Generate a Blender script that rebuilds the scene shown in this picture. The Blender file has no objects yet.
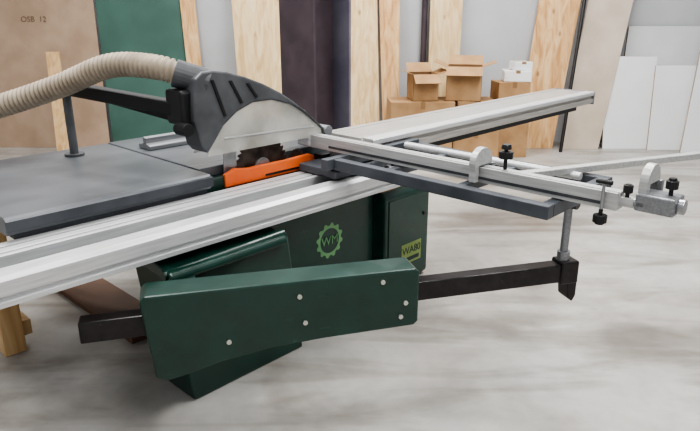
import bpy, bmesh, math, random
from mathutils import Vector, Matrix
random.seed(3)
TH=math.radians(43.5)
scene=bpy.context.scene
try: scene.view_settings.look='AgX - Medium High Contrast'
except Exception as ex: print(ex)

# ---------------- materials ----------------
def newmat(name):
    m=bpy.data.materials.new(name); m.use_nodes=True
    return m, m.node_tree.nodes, m.node_tree.links, m.node_tree.nodes['Principled BSDF']
def rgb(c): 
    f=lambda v:(v/255/12.92) if v/255<=0.04045 else ((v/255+0.055)/1.055)**2.4
    return (f(c[0]),f(c[1]),f(c[2]),1)
def noisemat(name,c1,c2,scale=6,rough=.5,metal=0,stretch=(1,1,1),bump=0,detail=5,alpha=1,lo=.35,hi=.65,coat=0,wear=0):
    m,n,l,b=newmat(name)
    tc=n.new('ShaderNodeTexCoord'); mp=n.new('ShaderNodeMapping'); mp.inputs['Scale'].default_value=stretch
    nz=n.new('ShaderNodeTexNoise'); nz.inputs['Scale'].default_value=scale; nz.inputs['Detail'].default_value=detail
    cr=n.new('ShaderNodeValToRGB'); cr.color_ramp.elements[0].position=lo; cr.color_ramp.elements[1].position=hi
    cr.color_ramp.elements[0].color=rgb(c1); cr.color_ramp.elements[1].color=rgb(c2)
    l.new(tc.outputs['Object'],mp.inputs['Vector']); l.new(mp.outputs['Vector'],nz.inputs['Vector'])
    l.new(nz.outputs['Fac'],cr.inputs['Fac']); out=cr.outputs['Color']
    if wear:
        n2=n.new('ShaderNodeTexNoise'); n2.inputs['Scale'].default_value=17; n2.inputs['Detail'].default_value=9; n2.inputs['Roughness'].default_value=.7
        m2=n.new('ShaderNodeMapping'); m2.inputs['Scale'].default_value=(1,.6,1.3)
        c2r=n.new('ShaderNodeValToRGB'); c2r.color_ramp.elements[0].position=.62; c2r.color_ramp.elements[1].position=.72
        c2r.color_ramp.elements[0].color=(0,0,0,1); c2r.color_ramp.elements[1].color=(wear,wear,wear,1)
        mx=n.new('ShaderNodeMix'); mx.data_type='RGBA'
        mx.inputs[7].default_value=rgb(tuple(min(255,v+60) for v in c2))
        l.new(tc.outputs['Object'],m2.inputs['Vector']); l.new(m2.outputs['Vector'],n2.inputs['Vector']); l.new(n2.outputs['Fac'],c2r.inputs['Fac'])
        l.new(c2r.outputs['Color'],mx.inputs[0]); l.new(out,mx.inputs[6]); out=mx.outputs[2]
    l.new(out,b.inputs['Base Color'])
    mr=n.new('ShaderNodeMapRange'); mr.inputs[3].default_value=max(.05,rough-.07); mr.inputs[4].default_value=rough+.1
    l.new(nz.outputs['Fac'],mr.inputs[0]); l.new(mr.outputs[0],b.inputs['Roughness'])
    b.inputs['Metallic'].default_value=metal; b.inputs['Alpha'].default_value=alpha
    b.inputs['Coat Weight'].default_value=coat
    if bump:
        bp=n.new('ShaderNodeBump'); bp.inputs['Strength'].default_value=bump; bp.inputs['Distance'].default_value=.01
        l.new(nz.outputs['Fac'],bp.inputs['Height']); l.new(bp.outputs['Normal'],b.inputs['Normal'])
    return m
def woodmat(name,c1,c2,c3,scale=3):
    m,n,l,b=newmat(name)
    tc=n.new('ShaderNodeTexCoord'); mp=n.new('ShaderNodeMapping'); mp.inputs['Scale'].default_value=(5,5,.55)
    nz=n.new('ShaderNodeTexNoise'); nz.inputs['Scale'].default_value=scale; nz.inputs['Detail'].default_value=6; nz.inputs['Distortion'].default_value=1.2
    cr=n.new('ShaderNodeValToRGB'); e=cr.color_ramp.elements
    e[0].position=.32; e[0].color=rgb(c1); e[1].position=.68; e[1].color=rgb(c3)
    k=e.new(.5); k.color=rgb(c2)
    mp2=n.new('ShaderNodeMapping'); mp2.inputs['Scale'].default_value=(5,5,2.6)
    vo=n.new('ShaderNodeTexVoronoi'); vo.inputs['Scale'].default_value=1.1
    cr2=n.new('ShaderNodeValToRGB'); cr2.color_ramp.elements[0].position=.05; cr2.color_ramp.elements[1].position=.13
    cr2.color_ramp.elements[0].color=(.35,.2,.1,1); cr2.color_ramp.elements[1].color=(1,1,1,1)
    mx=n.new('ShaderNodeMix'); mx.data_type='RGBA'; mx.blend_type='MULTIPLY'; mx.inputs[0].default_value=.7
    l.new(tc.outputs['Object'],mp.inputs['Vector']); l.new(mp.outputs['Vector'],nz.inputs['Vector'])
    l.new(tc.outputs['Object'],mp2.inputs['Vector']); l.new(mp2.outputs['Vector'],vo.inputs['Vector'])
    l.new(vo.outputs['Distance'],cr2.inputs['Fac'])
    l.new(nz.outputs['Fac'],cr.inputs['Fac']); l.new(cr.outputs['Color'],mx.inputs[6]); l.new(cr2.outputs['Color'],mx.inputs[7])
    l.new(mx.outputs[2],b.inputs['Base Color']); b.inputs['Roughness'].default_value=.65
    return m
def floormat():
    m,n,l,b=newmat('polished_concrete')
    tc=n.new('ShaderNodeTexCoord')
    def nz(sc,st,det=6,rot=0,dist=0):
        mp=n.new('ShaderNodeMapping'); mp.inputs['Scale'].default_value=st; mp.inputs['Rotation'].default_value=(0,0,rot)
        t=n.new('ShaderNodeTexNoise'); t.inputs['Scale'].default_value=sc; t.inputs['Detail'].default_value=det; t.inputs['Distortion'].default_value=dist
        l.new(tc.outputs['Object'],mp.inputs['Vector']); l.new(mp.outputs['Vector'],t.inputs['Vector']); return t
    a=nz(1.3,(1,1,1),8,0,.8); c=nz(1.9,(.4,1.5,1),8,-.5,1.3); d=nz(14,(1,1,1),8)
    cr=n.new('ShaderNodeValToRGB'); e=cr.color_ramp.elements
    e[0].position=.3; e[0].color=rgb((150,145,139)); e[1].position=.66; e[1].color=rgb((186,184,180)); k=e.new(.48); k.color=rgb((174,171,166))
    l.new(a.outputs['Fac'],cr.inputs['Fac'])
    cr2=n.new('ShaderNodeValToRGB'); cr2.color_ramp.elements[0].position=.36; cr2.color_ramp.elements[1].position=.53
    cr2.color_ramp.elements[0].color=(.58,.55,.51,1); cr2.color_ramp.elements[1].color=(1,1,1,1)
    l.new(c.outputs['Fac'],cr2.inputs['Fac'])
    mx=n.new('ShaderNodeMix'); mx.data_type='RGBA'; mx.blend_type='MULTIPLY'; mx.inputs[0].default_value=.8
    l.new(cr.outputs['Color'],mx.inputs[6]); l.new(cr2.outputs['Color'],mx.inputs[7])
    cr3=n.new('ShaderNodeValToRGB'); cr3.color_ramp.elements[0].position=.3; cr3.color_ramp.elements[1].position=.6
    cr3.color_ramp.elements[0].color=(.82,.82,.82,1); cr3.color_ramp.elements[1].color=(1,1,1,1)
    l.new(d.outputs['Fac'],cr3.inputs['Fac'])
    mx2=n.new('ShaderNodeMix'); mx2.data_type='RGBA'; mx2.blend_type='MULTIPLY'; mx2.inputs[0].default_value=.6
    l.new(mx.outputs[2],mx2.inputs[6]); l.new(cr3.outputs['Color'],mx2.inputs[7])
    l.new(mx2.outputs[2],b.inputs['Base Color'])
    mr=n.new('ShaderNodeMapRange'); mr.inputs[3].default_value=.28; mr.inputs[4].default_value=.5
    l.new(a.outputs['Fac'],mr.inputs[0]); l.new(mr.outputs[0],b.inputs['Roughness'])
    return m

M={}
M['floor']=floormat()
M['wall']=noisemat('painted_wall',(184,186,189),(194,196,199),2,.8)
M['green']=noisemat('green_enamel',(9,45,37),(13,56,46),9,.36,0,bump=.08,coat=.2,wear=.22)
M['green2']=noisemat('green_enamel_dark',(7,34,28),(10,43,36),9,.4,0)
M['black']=noisemat('black_steel',(22,18,20),(38,33,34),20,.36,.2,wear=.4)
M['blackplastic']=noisemat('black_plastic',(14,14,16),(22,22,24),20,.45)
M['alu']=noisemat('anodised_aluminium',(194,195,196),(212,213,214),12,.42,.35,stretch=(8,.4,8))
M['alutop']=noisemat('carriage_aluminium',(162,159,155),(184,181,177),12,.45,.4,stretch=(8,.4,8))
M['alu2']=noisemat('aluminium_dark',(125,127,130),(145,147,150),12,.42,.6,stretch=(8,.4,8))
M['alux']=noisemat('fence_aluminium',(174,175,174),(194,195,194),12,.42,.45,stretch=(.4,8,8))
M['groove']=noisemat('aluminium_groove',(60,62,65),(80,82,85),12,.5,.4)
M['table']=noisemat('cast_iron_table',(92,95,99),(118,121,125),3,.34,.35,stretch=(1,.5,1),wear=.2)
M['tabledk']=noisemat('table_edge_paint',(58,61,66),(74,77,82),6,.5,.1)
M['frame']=noisemat('grey_frame_paint',(66,70,76),(84,88,94),6,.45,.2,wear=.2)
M['hood']=noisemat('hood_plastic',(66,68,71),(86,88,91),8,.42)
M['clear']=noisemat('clear_guard_plastic',(182,180,171),(222,220,212),5,.22,alpha=.5)
M['orange']=noisemat('orange_paint',(214,92,38),(232,110,50),5,.45)
M['blade']=noisemat('saw_blade_steel',(58,50,46),(92,82,76),15,.35,.6)
M['hose']=noisemat('corrugated_hose',(140,127,110),(168,155,137),9,.55)
M['hardboard']=noisemat('hardboard',(158,134,112),(176,152,130),3,.75,bump=.05)
M['greensheet']=noisemat('green_laminate',(56,88,78),(68,102,92),2,.6)
M['ply']=woodmat('pine_plywood',(184,136,86),(208,166,116),(222,188,142))
M['ply2']=woodmat('pale_plywood',(202,168,120),(220,192,146),(230,208,168))
M['timber']=woodmat('timber',(188,150,104),(206,170,122),(218,186,142))
M['mdf']=noisemat('raw_mdf',(190,175,158),(206,193,177),3,.8)
M['white']=noisemat('white_melamine',(226,227,228),(234,235,236),2,.45)
M['white2']=noisemat('grey_white_panel',(208,209,210),(217,218,219),2,.5)
M['whitedge']=noisemat('melamine_edge',(140,126,108),(168,154,136),6,.6)
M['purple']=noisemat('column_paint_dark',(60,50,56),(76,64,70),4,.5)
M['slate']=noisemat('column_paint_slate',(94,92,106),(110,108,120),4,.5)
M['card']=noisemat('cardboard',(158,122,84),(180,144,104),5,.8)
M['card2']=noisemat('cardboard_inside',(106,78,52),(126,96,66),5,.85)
M['tape']=noisemat('packing_tape',(134,100,66),(150,116,80),5,.4)
M['label']=noisemat('label_yellow',(112,130,72),(130,148,86),5,.5)
M['logo']=noisemat('logo_print',(92,142,98),(118,166,116),5,.5)
M['bolt']=noisemat('zinc_bolt',(190,190,180),(215,215,205),5,.35,.7)
M['steel']=noisemat('bright_steel',(150,152,155),(176,178,180),9,.3,.8)
M['brownboard']=noisemat('brown_offcut',(92,66,52),(112,84,66),4,.6)
M['ink']=noisemat('marker_ink',(104,86,72),(120,100,84),5,.7)

# ---------------- mesh helpers ----------------
def finish(name,bm,mat,parent=None,bevel=0,smooth=False,segs=2):
    me=bpy.data.meshes.new(name); bmesh.ops.recalc_face_normals(bm,faces=bm.faces); bm.to_mesh(me); bm.free()
    ob=bpy.data.objects.new(name,me); scene.collection.objects.link(ob)
    if mat: me.materials.append(mat)
    if parent: ob.parent=parent
    if bevel:
        md=ob.modifiers.new('bevel','BEVEL'); md.width=bevel; md.segments=segs; md.limit_method='ANGLE'; md.angle_limit=math.radians(40)
    if smooth:
        for p in me.polygons: p.use_smooth=True
    return ob
def empty(name,loc=(0,0,0),rz=0):
    e=bpy.data.objects.new(name,None); e.empty_display_size=.1; scene.collection.objects.link(e); e.location=loc; e.rotation_euler=(0,0,rz); return e
def addbox(bm,x0,x1,y0,y1,z0,z1,mtx=None):
    vs=[bm.verts.new((x,y,z)) for x in(x0,x1) for y in(y0,y1) for z in(z0,z1)]
    for f in((0,1,3,2),(4,6,7,5),(0,4,5,1),(2,3,7,6),(0,2,6,4),(1,5,7,3)): bm.faces.new([vs[i] for i in f])
    if mtx: bmesh.ops.transform(bm,matrix=mtx,verts=vs)
    return vs
def box(name,x0,x1,y0,y1,z0,z1,mat,parent=None,bevel=.004,mtx=None):
    bm=bmesh.new(); addbox(bm,x0,x1,y0,y1,z0,z1,mtx); return finish(name,bm,mat,parent,bevel)
def prism(name,axis,poly,a0,a1,mat,parent=None,bevel=0,mtx=None):
    bm=bmesh.new()
    def P(p,a): return {'x':(a,p[0],p[1]),'y':(p[0],a,p[1]),'z':(p[0],p[1],a)}[axis]
    A=[bm.verts.new(P(p,a0)) for p in poly]; B=[bm.verts.new(P(p,a1)) for p in poly]
    bm.faces.new(A); bm.faces.new(B[::-1]); n=len(poly)
    for i in range(n): bm.faces.new((A[i],A[(i+1)%n],B[(i+1)%n],B[i]))
    if mtx: bmesh.ops.transform(bm,matrix=mtx,verts=bm.verts[:])
    return finish(name,bm,mat,parent,bevel)
def addcyl(bm,p,q,r,seg=20,r2=None):
    p=Vector(p);q=Vector(q);d=q-p;rot=d.to_track_quat('Z','Y').to_matrix().to_4x4()
    bmesh.ops.create_cone(bm,cap_ends=True,segments=seg,radius1=r,radius2=r if r2 is None else r2,depth=d.length,matrix=Matrix.Translation((p+q)/2)@rot)
def cyl(name,p,q,r,mat,parent=None,seg=24,bevel=.002,r2=None):
    bm=bmesh.new(); addcyl(bm,p,q,r,seg,r2); return finish(name,bm,mat,parent,bevel)
def knob(name,p,mat,parent,r=.028,stem=.1,up=True):
    x,y,z=p; bm=bmesh.new(); s=1 if up else -1
    addcyl(bm,(x,y,z),(x,y,z+s*stem),.008,12)
    addcyl(bm,(x,y,z+s*stem*.55),(x,y,z+s*(stem*.55+.03)),r,12)
    addcyl(bm,(x,y,z+s*stem),(x,y,z+s*(stem+.02)),r*.75,12,r*.6)
    return finish(name,bm,mat,parent,.002)
def catmull(pts,n=14):
    P=[Vector(p) for p in pts]; P=[2*P[0]-P[1]]+P+[2*P[-1]-P[-2]]; out=[]
    for i in range(1,len(P)-2):
        for k in range(n):
            t=k/n; a,b,c,d=P[i-1],P[i],P[i+1],P[i+2]
            out.append(.5*((2*b)+(c-a)*t+(2*a-5*b+4*c-d)*t*t+(3*b-a-3*c+d)*t**3))
    out.append(P[-2]); return out
def hose(name,pts,r,mat,parent=None,pitch=.024,ridge=.84,seg=24):
    pts=catmull(pts); L=[0]
    for i in range(1,len(pts)): L.append(L[-1]+(pts[i]-pts[i-1]).length)
    N=int(L[-1]/pitch*4); bm=bmesh.new(); prev=None; j=0
    for k in range(N+1):
        d=L[-1]*k/N
        while j<len(L)-2 and L[j+1]<d: j+=1
        t=(d-L[j])/max(1e-6,L[j+1]-L[j]); p=pts[j].lerp(pts[j+1],t)
        a=pts[max(0,j-1)]; b=pts[min(len(pts)-1,j+2)]; tan=(b-a).normalized()
        side=tan.cross(Vector((0,0,1))).normalized(); up=side.cross(tan)
        rr=r*(1 if k%4 in(0,1) else ridge)
        ring=[bm.verts.new(p+(side*math.cos(2*math.pi*s/seg)+up*math.sin(2*math.pi*s/seg))*rr) for s in range(seg)]
        if prev:
            for s in range(seg): bm.faces.new((prev[s],prev[(s+1)%seg],ring[(s+1)%seg],ring[s]))
        else: bm.faces.new(ring)
        prev=ring
    bm.faces.new(prev[::-1])
    return finish(name,bm,mat,parent,0,True)
def text(name,body,size,loc,rot,mat,parent):
    c=bpy.data.curves.new(name,'FONT'); c.body=body; c.size=size; c.align_x='CENTER'; c.align_y='CENTER'; c.extrude=.0008
    o=bpy.data.objects.new(name,c); scene.collection.objects.link(o); c.materials.append(mat); o.location=loc; o.rotation_euler=rot; o.parent=parent; return o

# ---------------- room ----------------
box('floor',-7,8,-3,8.0,-.1,0,M['floor'],None,0)
box('wall_back',-7,8,7.9,8.1,0,4,M['wall'],None,0)
box('wall_left',-7.1,-6.9,-3,7.9,0,4,M['wall'],None,0)
box('wall_right',7.9,8.1,-3,7.9,0,4,M['wall'],None,0)

def sheet(name,tl,tr,bl,br,mat,yb=7.5,H=2.44,th=.02,yt=7.84,edge=None):
    f=H/1.65
    x0b,x1b=bl,br; x0t=bl+(tl-bl)*f; x1t=br+(tr-br)*f
    bm=bmesh.new(); vs=[]
    for (x,y,z) in((x0b,yb,0),(x1b,yb,0),(x1t,yt,H),(x0t,yt,H)): vs.append(bm.verts.new((x,y,z)))
    for (x,y,z) in((x0b,yb+th,0),(x1b,yb+th,0),(x1t,yt+th,H),(x0t,yt+th,H)): vs.append(bm.verts.new((x,y,z)))
    for i,fa in enumerate(((0,1,2,3),(7,6,5,4),(0,4,5,1),(1,5,6,2),(2,6,7,3),(3,7,4,0))):
        fc=bm.faces.new([vs[i] for i in fa])
        if edge and i>1: fc.material_index=1
    ob=finish(name,bm,mat,None,.002)
    if edge: ob.data.materials.append(edge)
    return ob
T=lambda u:.01194*(u-350); B=lambda u:.01229*(u-350)
def sh(name,tl,tr,bl,br,mat,**k): return sheet(name,T(tl),T(tr),B(bl),B(br),mat,**k)
hb=sh('hardboard_sheet',-75,96,-60,110,M['hardboard'])
tilt=math.atan2(.34,2.44)
text('marker_writing','OSB  12',.09,(-3.75,7.5+.34*1.5/2.44-.004,1.5),(math.pi/2-tilt,0,0),M['ink'],hb)
sh('laminate_sheet',98,181,112,194,M['greensheet'],yb=7.55)
sh('plywood_strip',182,197,196,210,M['ply'],yb=7.5)
sh('plywood_sheet',233,292,243,298,M['ply2'],yb=7.5)
sh('plywood_sheet',343,377,350,380,M['ply2'],yb=7.5)
sh('plywood_strip',379,399,383,398,M['ply'],yb=7.42,th=.03,yt=7.82)
sh('plywood_sheet',430,462,427,456,M['ply2'],yb=7.6)
sh('plywood_sheet',536,577,514,551,M['ply'],yb=7.45)
sh('mdf_sheet',584,628,557,595,M['mdf'],yb=7.4)
E=M['whitedge']
sh('melamine_sheet',634,780,618,760,M['white2'],yb=7.66,H=1.42,yt=7.84,th=.03,edge=E)
sh('melamine_sheet',604,656,600,648,M['white'],yb=7.42,H=1.08,yt=7.6,th=.03,edge=E)
sh('melamine_sheet',658,700,642,680,M['white'],yb=7.36,H=.98,yt=7.56,th=.03,edge=E)
sh('melamine_sheet',697,790,668,760,M['white'],yb=7.2,H=1.5,yt=7.5,th=.03,edge=E)
cyl('conduit_pipe',(T(425),7.83,0),(T(425),7.83,3.9),.035,M['purple'],None)
cyl('steel_bar',(B(554),7.25,0),(T(586),7.8,2.3),.02,M['blackplastic'],None)
sheet('timber_stud',T(38)*.95,T(50)*.95,B(56)*.92,B(69)*.92,M['timber'],yb=6.9,H=1.15,th=.05,yt=7.3)
col=empty('steel_column',(-.29,5.45,0),math.radians(48))
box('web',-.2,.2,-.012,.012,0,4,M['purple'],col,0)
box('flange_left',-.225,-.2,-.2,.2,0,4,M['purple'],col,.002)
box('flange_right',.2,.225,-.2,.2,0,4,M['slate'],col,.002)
box('base_plate',-.27,.27,-.25,.25,0,.02,M['purple'],col,.002)

def carton(name,x,y,z,w,d,h,rz,openflaps=False,mat='card'):
    e=empty(name,(x,y,z),rz); t=.006
    if not openflaps:
        box('body',-w/2,w/2,-d/2,d/2,0,h,M[mat],e,.005)
        box('tape',-w*.45,w*.45,-.03,.03,h-.004,h+.0015,M['tape'],e,0)
        box('tape_front',-.025,.025,-d/2-.0015,-d/2+.004,h*.75,h+.001,M['tape'],e,0)
    else:
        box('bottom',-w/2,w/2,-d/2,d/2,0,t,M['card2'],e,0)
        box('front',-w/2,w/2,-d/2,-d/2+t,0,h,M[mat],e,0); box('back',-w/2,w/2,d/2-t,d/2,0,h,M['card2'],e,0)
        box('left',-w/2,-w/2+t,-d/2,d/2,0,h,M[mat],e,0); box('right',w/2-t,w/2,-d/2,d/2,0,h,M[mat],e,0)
        box('flap_front',-w/2,w/2,-d*.45,0,0,t,M[mat],e,0,Matrix.Translation((0,-d/2,h))@Matrix.Rotation(math.radians(35),4,'X'))
        box('flap_back',-w/2,w/2,0,d*.45,0,t,M[mat],e,0,Matrix.Translation((0,d/2,h))@Matrix.Rotation(math.radians(40),4,'X'))
        for nm,s in(('flap_left',-1),('flap_right',1)):
            mt=Matrix.Translation((s*w/2,0,h))@Matrix.Rotation(math.radians(-s*20),4,'Y')
            box(nm,0 if s>0 else -w*.4,w*.4 if s>0 else 0,-d/2,d/2,0,t,M[mat],e,0,mt)
    return e
carton('cardboard_box',.76,6.95,0,.72,.5,.36,0)
carton('cardboard_box',.78,6.95,.362,.70,.45,.30,.04)
carton('cardboard_box',.80,6.95,.664,.28,.32,.28,.12,True)
carton('cardboard_box',1.40,6.98,0,.5,.45,.35,-.05)
carton('cardboard_box',1.38,6.98,.352,.44,.42,.31,.06)
carton('cardboard_box',1.26,6.95,.664,.38,.32,.36,-.2,True)
carton('cardboard_box',1.82,7.15,0,.36,.4,.6,.1)
carton('cardboard_box',1.82,7.15,.602,.36,.3,.24,.1)
carton('white_carton',1.88,7.15,.845,.30,.25,.12,-.1,False,'white')
carton('white_carton',1.92,7.15,.968,.2,.2,.09,.1,False,'white')

# ---------------- panel saw ----------------
S=empty('sliding_table_panel_saw',(0,0,0),-TH)
prism('main_cabinet','y',[(-3.25,.05),(-2.27,.05),(-2.27,.09),(-2.24,.11),(-2.24,.665),(-3.25,.665)],1.72,2.56,M['green'],S,.012)
box('cabinet_plinth',-3.2,-2.29,1.76,2.52,0,.055,M['blackplastic'],S,.004)
prism('electrics_cabinet','y',[(-2.9,.0),(-2.2,.0),(-2.17,.03),(-2.17,.58),(-2.2,.61),(-2.9,.61)],2.58,3.0,M['green'],S,.012)
box('electrics_door_panel',-2.172,-2.164,2.61,2.97,.05,.56,M['green'],S,.003)
cyl('door_lock',(-2.166,2.94,.42),(-2.156,2.94,.42),.012,M['blackplastic'],S)
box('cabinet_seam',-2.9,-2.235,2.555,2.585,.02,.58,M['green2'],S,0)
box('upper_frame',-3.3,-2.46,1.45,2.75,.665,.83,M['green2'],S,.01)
box('trunnion_housing',-3.1,-2.5,1.38,1.72,.45,.69,M['blackplastic'],S,.02)
bm=bmesh.new()
bt=[(-2.34,1.2),(-2.06,1.2),(-2.06,1.83),(-2.34,1.83)]; tp=[(-2.36,1.14),(-2.10,1.14),(-2.10,1.79),(-2.36,1.79)]
v0=[bm.verts.new((x,y,0)) for x,y in bt]; v1=[bm.verts.new((x,y,.60)) for x,y in tp]
bm.faces.new(v0[::-1]); bm.faces.new(v1)
for i in range(4): bm.faces.new((v0[i],v0[(i+1)%4],v1[(i+1)%4],v1[i]))
finish('arm_pedestal',bm,M['green'],S,.01)
prism('pedestal_cap','y',[(-2.38,.585),(-2.06,.57),(-2.05,.585),(-2.06,.61),(-2.3,.655),(-2.38,.655)],1.14,1.75,M['green'],S,.012)
cyl('pedestal_cap_roll',(-2.10,1.13,.595),(-2.10,1.76,.612),.022,M['green'],S)
prof=[(-2.42,.665),(-2.42,.782),(-2.375,.782),(-2.375,.772),(-2.36,.772),(-2.36,.782),(-2.315,.782),(-2.315,.765),(-2.30,.765),(-2.30,.782),(-2.275,.782),(-2.275,.73),(-2.19,.73),(-2.19,.772),(-2.12,.772),(-2.10,.757),(-2.10,.705),(-2.115,.70),(-2.115,.69),(-2.10,.685),(-2.10,.665)]
prism('slide_beam','y',prof,-.6,2.62,M['alu'],S,.002)
prism('slide_beam_groove','y',[(-2.272,.731),(-2.193,.731),(-2.193,.736),(-2.272,.736)],-.6,2.62,M['groove'],S,0)
prism('slide_beam_slot','y',[(-2.374,.7725),(-2.361,.7725),(-2.361,.774),(-2.374,.774)],-.6,2.62,M['groove'],S,0)
box('beam_end_bracket',-2.42,-2.11,2.62,2.66,.67,.785,M['frame'],S,.004)
cp=[(-2.58,.83),(-2.58,.93),(-2.53,.93),(-2.53,.925),(-2.52,.925),(-2.52,.93),(-2.29,.93),(-2.29,.92),(-2.275,.92),(-2.275,.93),(-2.205,.93),(-2.20,.925),(-2.20,.90),(-2.215,.895),(-2.215,.88),(-2.20,.875),(-2.20,.84),(-2.22,.83)]
prism('sliding_carriage','y',cp,2.5,5.38,M['alutop'],S,.002)
prism('carriage_edge_strip','y',[(-2.275,.93),(-2.205,.93),(-2.198,.925),(-2.198,.905),(-2.196,.905),(-2.196,.928),(-2.203,.934),(-2.275,.934)],2.5,5.38,M['alu'],S,0)
box('carriage_rail',-2.46,-2.38,2.7,5.15,.795,.83,M['frame'],S,.003)
box('carriage_rail_front',-2.30,-2.26,2.7,5.2,.785,.83,M['blackplastic'],S,.003)
box('carriage_end_cap',-2.585,-2.195,5.38,5.395,.825,.935,M['alu2'],S,.003)
box('carriage_bearing_block',-2.42,-2.14,2.15,2.6,.785,.83,M['frame'],S,.01)
box('carriage_handle_block',-2.4,-2.26,2.36,2.5,.80,.90,M['alu2'],S,.01)
box('main_table',-3.45,-2.60,1.6,2.75,.83,.876,M['table'],S,.006)
box('main_table_front',-2.60,-2.52,1.6,2.48,.83,.876,M['table'],S,.003)
prism('extension_table','y',[(-3.45,.80),(-2.42,.80),(-2.405,.82),(-2.405,.86),(-2.42,.872),(-3.45,.872)],.69,1.595,M['table'],S,.004)
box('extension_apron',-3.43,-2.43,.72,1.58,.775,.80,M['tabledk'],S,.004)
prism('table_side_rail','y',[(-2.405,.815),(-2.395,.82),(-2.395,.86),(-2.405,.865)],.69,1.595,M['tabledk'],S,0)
prism('rip_fence','y',[(-3.18,.878),(-3.06,.878),(-3.06,.90),(-3.1,.91),(-3.1,.94),(-3.13,.945),(-3.13,.91),(-3.18,.90)],1.65,2.6,M['alu2'],S,.003)
prism('orange_cover','x',[(1.70,.775),(2.30,.775),(2.30,.842),(2.26,.856),(2.10,.85),(1.84,.85),(1.76,.862),(1.70,.84)],-2.475,-2.45,M['orange'],S,.006)
prism('cover_slot','x',[(1.95,.79),(2.25,.79),(2.25,.80),(1.95,.80)],-2.452,-2.446,M['blackplastic'],S,0)
box('warning_plate',-2.46,-2.40,2.3,2.5,.79,.85,M['blackplastic'],S,.004)
prism('warning_triangle','x',[(2.38,.80),(2.44,.80),(2.41,.845)],-2.402,-2.397,M['label'],S,0)
def blade(name,c,r,teeth,x):
    poly=[]
    for i in range(teeth):
        a=2*math.pi*i/teeth; da=2*math.pi/teeth
        poly.append((c[0]+r*math.cos(a),c[1]+r*math.sin(a)))
        poly.append((c[0]+r*math.cos(a+da*.25),c[1]+r*math.sin(a+da*.25)))
        poly.append((c[0]+(r-.016)*math.cos(a+da*.4),c[1]+(r-.016)*math.sin(a+da*.4)))
    return prism(name,'x',poly,x-.002,x+.002,M['blade'],S)
blade('saw_blade',(1.96,.83),.170,36,-2.49)
blade('scoring_blade',(2.2,.83),.06,24,-2.49)
cyl('arbor_flange',(-2.495,1.96,.83),(-2.48,1.96,.83),.05,M['steel'],S)
outer=[(1.55,1.25),(1.56,1.31),(1.60,1.338),(1.66,1.342),(1.74,1.33),(1.84,1.30),(1.95,1.258),(2.05,1.21),(2.14,1.155),(2.24,1.085),(2.32,1.02),(2.39,.965)]
inner=[(2.36,.965),(2.30,1.015),(2.22,1.085),(2.12,1.14),(2.0,1.175),(1.88,1.175),(1.78,1.14),(1.70,1.085),(1.64,1.01),(1.60,.965),(1.57,1.0),(1.54,1.12)]
prism('guard_hood','x',outer+inner,-2.56,-2.43,M['hood'],S,.012)
for i,(a,b) in enumerate([((1.64,1.30),(1.70,1.13)),((1.74,1.29),(1.80,1.18)),((1.84,1.27),(1.89,1.20))]):
    prism('hood_rib_%d'%(i+1),'x',[a,(a[0]+.015,a[1]),(b[0]+.015,b[1]),b],-2.432,-2.424,M['blackplastic'],S,0)
pl=[(1.60,.95),(2.34,.95),(2.34,.98)]+[(2.30,1.03),(2.22,1.10),(2.12,1.15),(2.0,1.185),(1.88,1.185),(1.78,1.15),(1.70,1.10),(1.63,1.02)]
prism('guard_side_window','x',pl,-2.445,-2.437,M['clear'],S,0)
prism('guard_side_window_b','x',pl,-2.555,-2.549,M['clear'],S,0)
prism('guard_window_strip','x',[(1.70,1.02),(2.28,1.005),(2.28,1.012),(1.70,1.027)],-2.437,-2.433,M['alu'],S,0)
cyl('guard_nose_roller',(-2.56,2.38,.97),(-2.42,2.38,.97),.03,M['alu2'],S)
prism('riving_knife','x',[(1.72,.84),(1.80,.84),(1.80,.95),(1.84,1.05),(1.80,1.08),(1.73,.98)],-2.492,-2.488,M['steel'],S,0)
box('guard_mount',-2.60,-2.46,1.50,1.59,1.10,1.26,M['blackplastic'],S,.015)
cyl('guard_mount_knob',(-2.5,1.50,1.09),(-2.42,1.50,1.09),.03,M['blackplastic'],S)
def bar(name,p,q,w,h,mat,parent,bevel=.004):
    p=Vector(p);q=Vector(q);d=q-p;L=d.length
    rot=d.to_track_quat('Y','Z').to_matrix().to_4x4()
    return box(name,-w/2,w/2,0,L,-h/2,h/2,mat,parent,bevel,Matrix.Translation(p)@rot)
bar('overhead_arm',(-2.54,1.54,1.17),(-3.27,1.33,1.225),.07,.065,M['blackplastic'],S,.01)
bar('overhead_arm_lower',(-2.56,1.54,1.12),(-2.95,1.42,1.18),.03,.03,M['blackplastic'],S)
cyl('overhead_arm_post',(-3.27,1.33,.872),(-3.27,1.33,1.25),.022,M['hood'],S)
cyl('overhead_arm_foot',(-3.27,1.33,.872),(-3.27,1.33,.885),.05,M['hood'],S)
hoseo=hose('dust_extraction_hose',[(-2.52,1.60,1.30),(-2.62,1.50,1.352),(-2.85,1.38,1.355),(-3.1,1.238,1.255),(-3.35,1.04,1.155),(-3.6,.85,1.08),(-3.9,.6,.95),(-4.15,.4,.5),(-4.2,.35,.06)],.057,M['hose'])
hoseo.rotation_euler=(0,0,-TH)
cyl('hood_spigot',(-2.47,1.66,1.28),(-2.56,1.54,1.33),.064,M['hood'],S)
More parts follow.
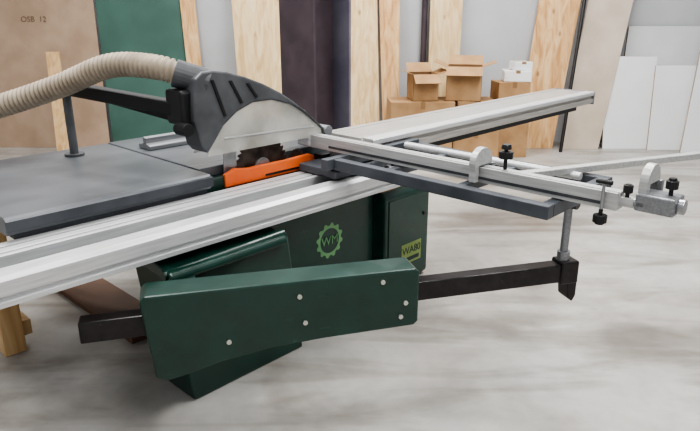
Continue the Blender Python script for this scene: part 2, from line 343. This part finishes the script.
# swing arm
A=Vector((-2.15,.75)); Bp=Vector((-1.07,2.56)); ad=(Bp-A); AL=ad.length; ang=math.atan2(ad.y,ad.x)
Marm=Matrix.Translation((A.x,A.y,0))@Matrix.Rotation(ang,4,'Z')
box('telescopic_arm',.05,AL,-.035,.035,.44,.525,M['black'],S,.006,Marm)
box('telescopic_arm_end',AL-.06,AL+.03,-.045,.045,.43,.54,M['black'],S,.01,Marm)
prism('arm_foot_stop','y',[(AL-.02,.44),(AL+.03,.44),(AL+.03,.37),(AL+.015,.34),(AL-.01,.36)],-.04,.04,M['black'],S,.006,Marm)
prism('swing_arm_housing','y',[(.27,.595),(.29,.615),(1.34,.605),(1.36,.59),(1.36,.365),(1.34,.35),(.95,.345),(.75,.335),(.55,.305),(.42,.27),(.34,.255),(.30,.275)],-.07,.07,M['green'],S,.008,Marm)
for i,(d,z) in enumerate([(.86,.545),(1.20,.565),(.58,.39),(.88,.43),(1.28,.40),(1.30,.46)]):
    p=Marm@Vector((d,-.07,z)); q=Marm@Vector((d,-.079,z)); cyl('housing_bolt_%d'%(i+1),p,q,.010,M['bolt'],S,12,.001)
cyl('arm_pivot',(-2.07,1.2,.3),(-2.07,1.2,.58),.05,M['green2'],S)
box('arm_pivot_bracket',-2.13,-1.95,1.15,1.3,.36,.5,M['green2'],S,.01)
pe=Marm@Vector((AL-.03,0,.5))
cyl('support_post',pe,(pe.x,pe.y,.81),.018,M['alu2'],S)
cyl('support_collar',(pe.x,pe.y,.52),(pe.x,pe.y,.58),.028,M['alu2'],S)
cyl('support_roller',(pe.x-.04,pe.y,.81),(pe.x+.04,pe.y,.81),.03,M['black'],S)
def fb(name,x0,x1,y0,y1,z0=.835,z1=.89,mat='frame'): return box(name,x0,x1,y0,y1,z0,z1,M[mat],S,.004)
fb('outrigger_bar_near',-2.19,-1.0,2.15,2.20)
fb('outrigger_bar_far',-2.19,-1.0,2.72,2.77)
fb('outrigger_bar_mid',-2.19,-1.0,2.5,2.53,.85,.885)
fb('outrigger_end_bar',-1.05,-1.0,2.20,2.72)
fb('outrigger_cross_1',-1.45,-1.41,2.20,2.72,.85,.888)
fb('outrigger_cross_2',-1.85,-1.81,2.20,2.72,.85,.888)
fb('outrigger_inner_bar',-2.195,-2.15,2.1,2.85,.84,.895)
cyl('outrigger_roller',(-2.1,2.66,.895),(-1.1,2.66,.895),.018,M['alu'],S)
fp=[(2.26,.895),(2.26,.962),(2.275,.962),(2.275,.952),(2.285,.952),(2.285,.962),(2.325,.962),(2.325,.895)]
prism('crosscut_fence','x',fp,-2.49,-.79,M['alux'],S,.0015)
prism('fence_scale','x',[(2.258,.91),(2.2605,.91),(2.2605,.922),(2.258,.922)],-2.3,-.85,M['groove'],S,0)
prism('fence_slot','x',[(2.2755,.9525),(2.2845,.9525),(2.2845,.954),(2.2755,.954)],-2.44,-.80,M['groove'],S,0)
prism('fence_tip','x',[(2.25,.895),(2.335,.895),(2.335,.975),(2.25,.975)],-2.54,-2.44,M['alu'],S,.01)
prism('fence_extension','x',[(2.285,.91),(2.32,.91),(2.32,.945),(2.285,.945)],-.80,-.6,M['alux'],S,.003)
prism('fence_end_block','x',[(2.28,.905),(2.39,.905),(2.39,.97),(2.28,.97)],-.735,-.60,M['alu2'],S,.006)
cyl('fence_end_screw',(-.60,2.33,.938),(-.578,2.33,.938),.028,M['steel'],S)
knob('fence_end_knob',(-.635,2.34,.97),M['blackplastic'],S,.022,.045)
def arc(c,r,a0,a1,n): return [(c[0]+r*math.cos(math.radians(a0+(a1-a0)*i/n)),c[1]+r*math.sin(math.radians(a0+(a1-a0)*i/n))) for i in range(n+1)]
def stop(x,k,dy=0,dz=0,r=.07):
    pts=[(2.22,.90),(2.22,.95)]+arc((2.285,.975),r,175,5,14)+[(2.355,.92),(2.335,.92),(2.335,.968),(2.25,.968),(2.25,.90)]
    pts=[(a+dy,b+dz) for a,b in pts]
    prism('flip_stop_%d'%k,'x',pts,x-.016,x+.016,M['alux'],S,.003)
    box('flip_stop_body_%d'%k,x-.03,x+.03,2.335+dy,2.36+dy,.88+dz,.97+dz,M['alu2'],S,.004)
stop(-1.39,1); stop(-.72,2,.08,.03,.065)
box('flip_stop_link',-.74,-.70,2.28,2.44,.92,.94,M['alu2'],S,.003)
knob('stop_knob_1',(-1.28,2.30,.96),M['blackplastic'],S,.03,.09)
knob('stop_knob_2',(-.77,2.30,.945),M['blackplastic'],S,.018,.03)
knob('clamp_knob',(-.84,2.25,.895),M['blackplastic'],S,.026,.04,False)
cyl('clamp_rod',(-.84,2.25,.895),(-.84,2.25,1.0),.006,M['steel'],S)
cyl('clamp_rod_head',(-.87,2.25,1.0),(-.81,2.25,1.0),.009,M['blackplastic'],S)
bar('mitre_bar',(-1.3,2.36,.915),(-.72,3.62,.915),.045,.03,M['alux'],S,.003)
bar('outrigger_brace',(-2.17,2.85,.86),(-1.0,2.74,.86),.03,.03,M['frame'],S,.003)
bm=bmesh.new(); n=48; cx,cy=2.2,.42; rings=[]
for i in range(n):
    a=2*math.pi*i/n; ro=.100 if (i//2)%2 else .086; ri=.07
    rings.append((bm.verts.new((-2.2385,cx+ro*math.cos(a),cy+ro*math.sin(a))),bm.verts.new((-2.2385,cx+ri*math.cos(a),cy+ri*math.sin(a)))))
for i in range(n):
    a,b=rings[i],rings[(i+1)%n]; bm.faces.new((a[0],b[0],b[1],a[1]))
finish('gear_emblem',bm,M['logo'],S)
rx=(math.pi/2,0,math.pi/2)
text('emblem_letters','WM',.07,(-2.2375,cx,cy),rx,M['logo'],S)
box('type_label',-2.165,-2.1625,2.73,2.92,.13,.26,M['label'],S,0)
text('type_lettering','WA80',.066,(-2.1615,2.825,.213),rx,M['green2'],S)
box('type_label_rule',-2.1625,-2.1615,2.75,2.90,.145,.17,M['green2'],S,0)

tr=empty('timber_trestle',(-.12,-.03,0),-TH)
box('leg_front',-3.04,-2.96,.87,.97,0,.70,M['timber'],tr,.004)
box('leg_rear',-3.9,-3.82,.87,.97,0,.70,M['timber'],tr,.004)
box('top_rail',-3.95,-2.9,.87,.97,.70,.772,M['timber'],tr,.004)
box('foot_rail',-3.95,-3.0,.97,1.02,.06,.14,M['timber'],tr,.004)
hh=hose('floor_dust_hose',[(-2.95,1.9,.35),(-3.1,1.6,.42),(-3.4,1.35,.3),(-3.9,1.2,.07),(-4.6,1.1,.07)],.06,M['hose']); hh.rotation_euler=(0,0,-TH)
bb=box('timber_offcut',-3.6,-2.7,1.25,1.5,0,.03,M['brownboard'],None,.003); bb.rotation_euler=(0,0,-TH)

# ---------------- light ----------------
w=bpy.data.worlds.new('workshop_ambient'); scene.world=w; w.use_nodes=True
w.node_tree.nodes['Background'].inputs[0].default_value=(.97,.975,1,1); w.node_tree.nodes['Background'].inputs[1].default_value=.55
def area(name,loc,sx,sy,p,col=(1,.985,.96)):
    l=bpy.data.lights.new(name,'AREA'); l.shape='RECTANGLE'; l.size=sx; l.size_y=sy; l.energy=p; l.color=col
    o=bpy.data.objects.new(name,l); o.location=loc; scene.collection.objects.link(o); return o
area('ceiling_light',(-1.5,3.2,4.2),.4,3,175)
area('ceiling_light',(1.8,4.0,4.2),.4,3,175)
area('ceiling_light',(0,6.2,4.2),5,.4,190)
area('ceiling_light',(1.5,0.5,4.2),.4,3,120)
cam=bpy.data.cameras.new('camera'); co=bpy.data.objects.new('camera',cam); scene.collection.objects.link(co)
cam.sensor_width=36; cam.lens=620/700*36; co.location=(0,0,1.6); co.rotation_euler=(math.radians(90-18.3),0,0); cam.clip_start=.05
scene.camera=co
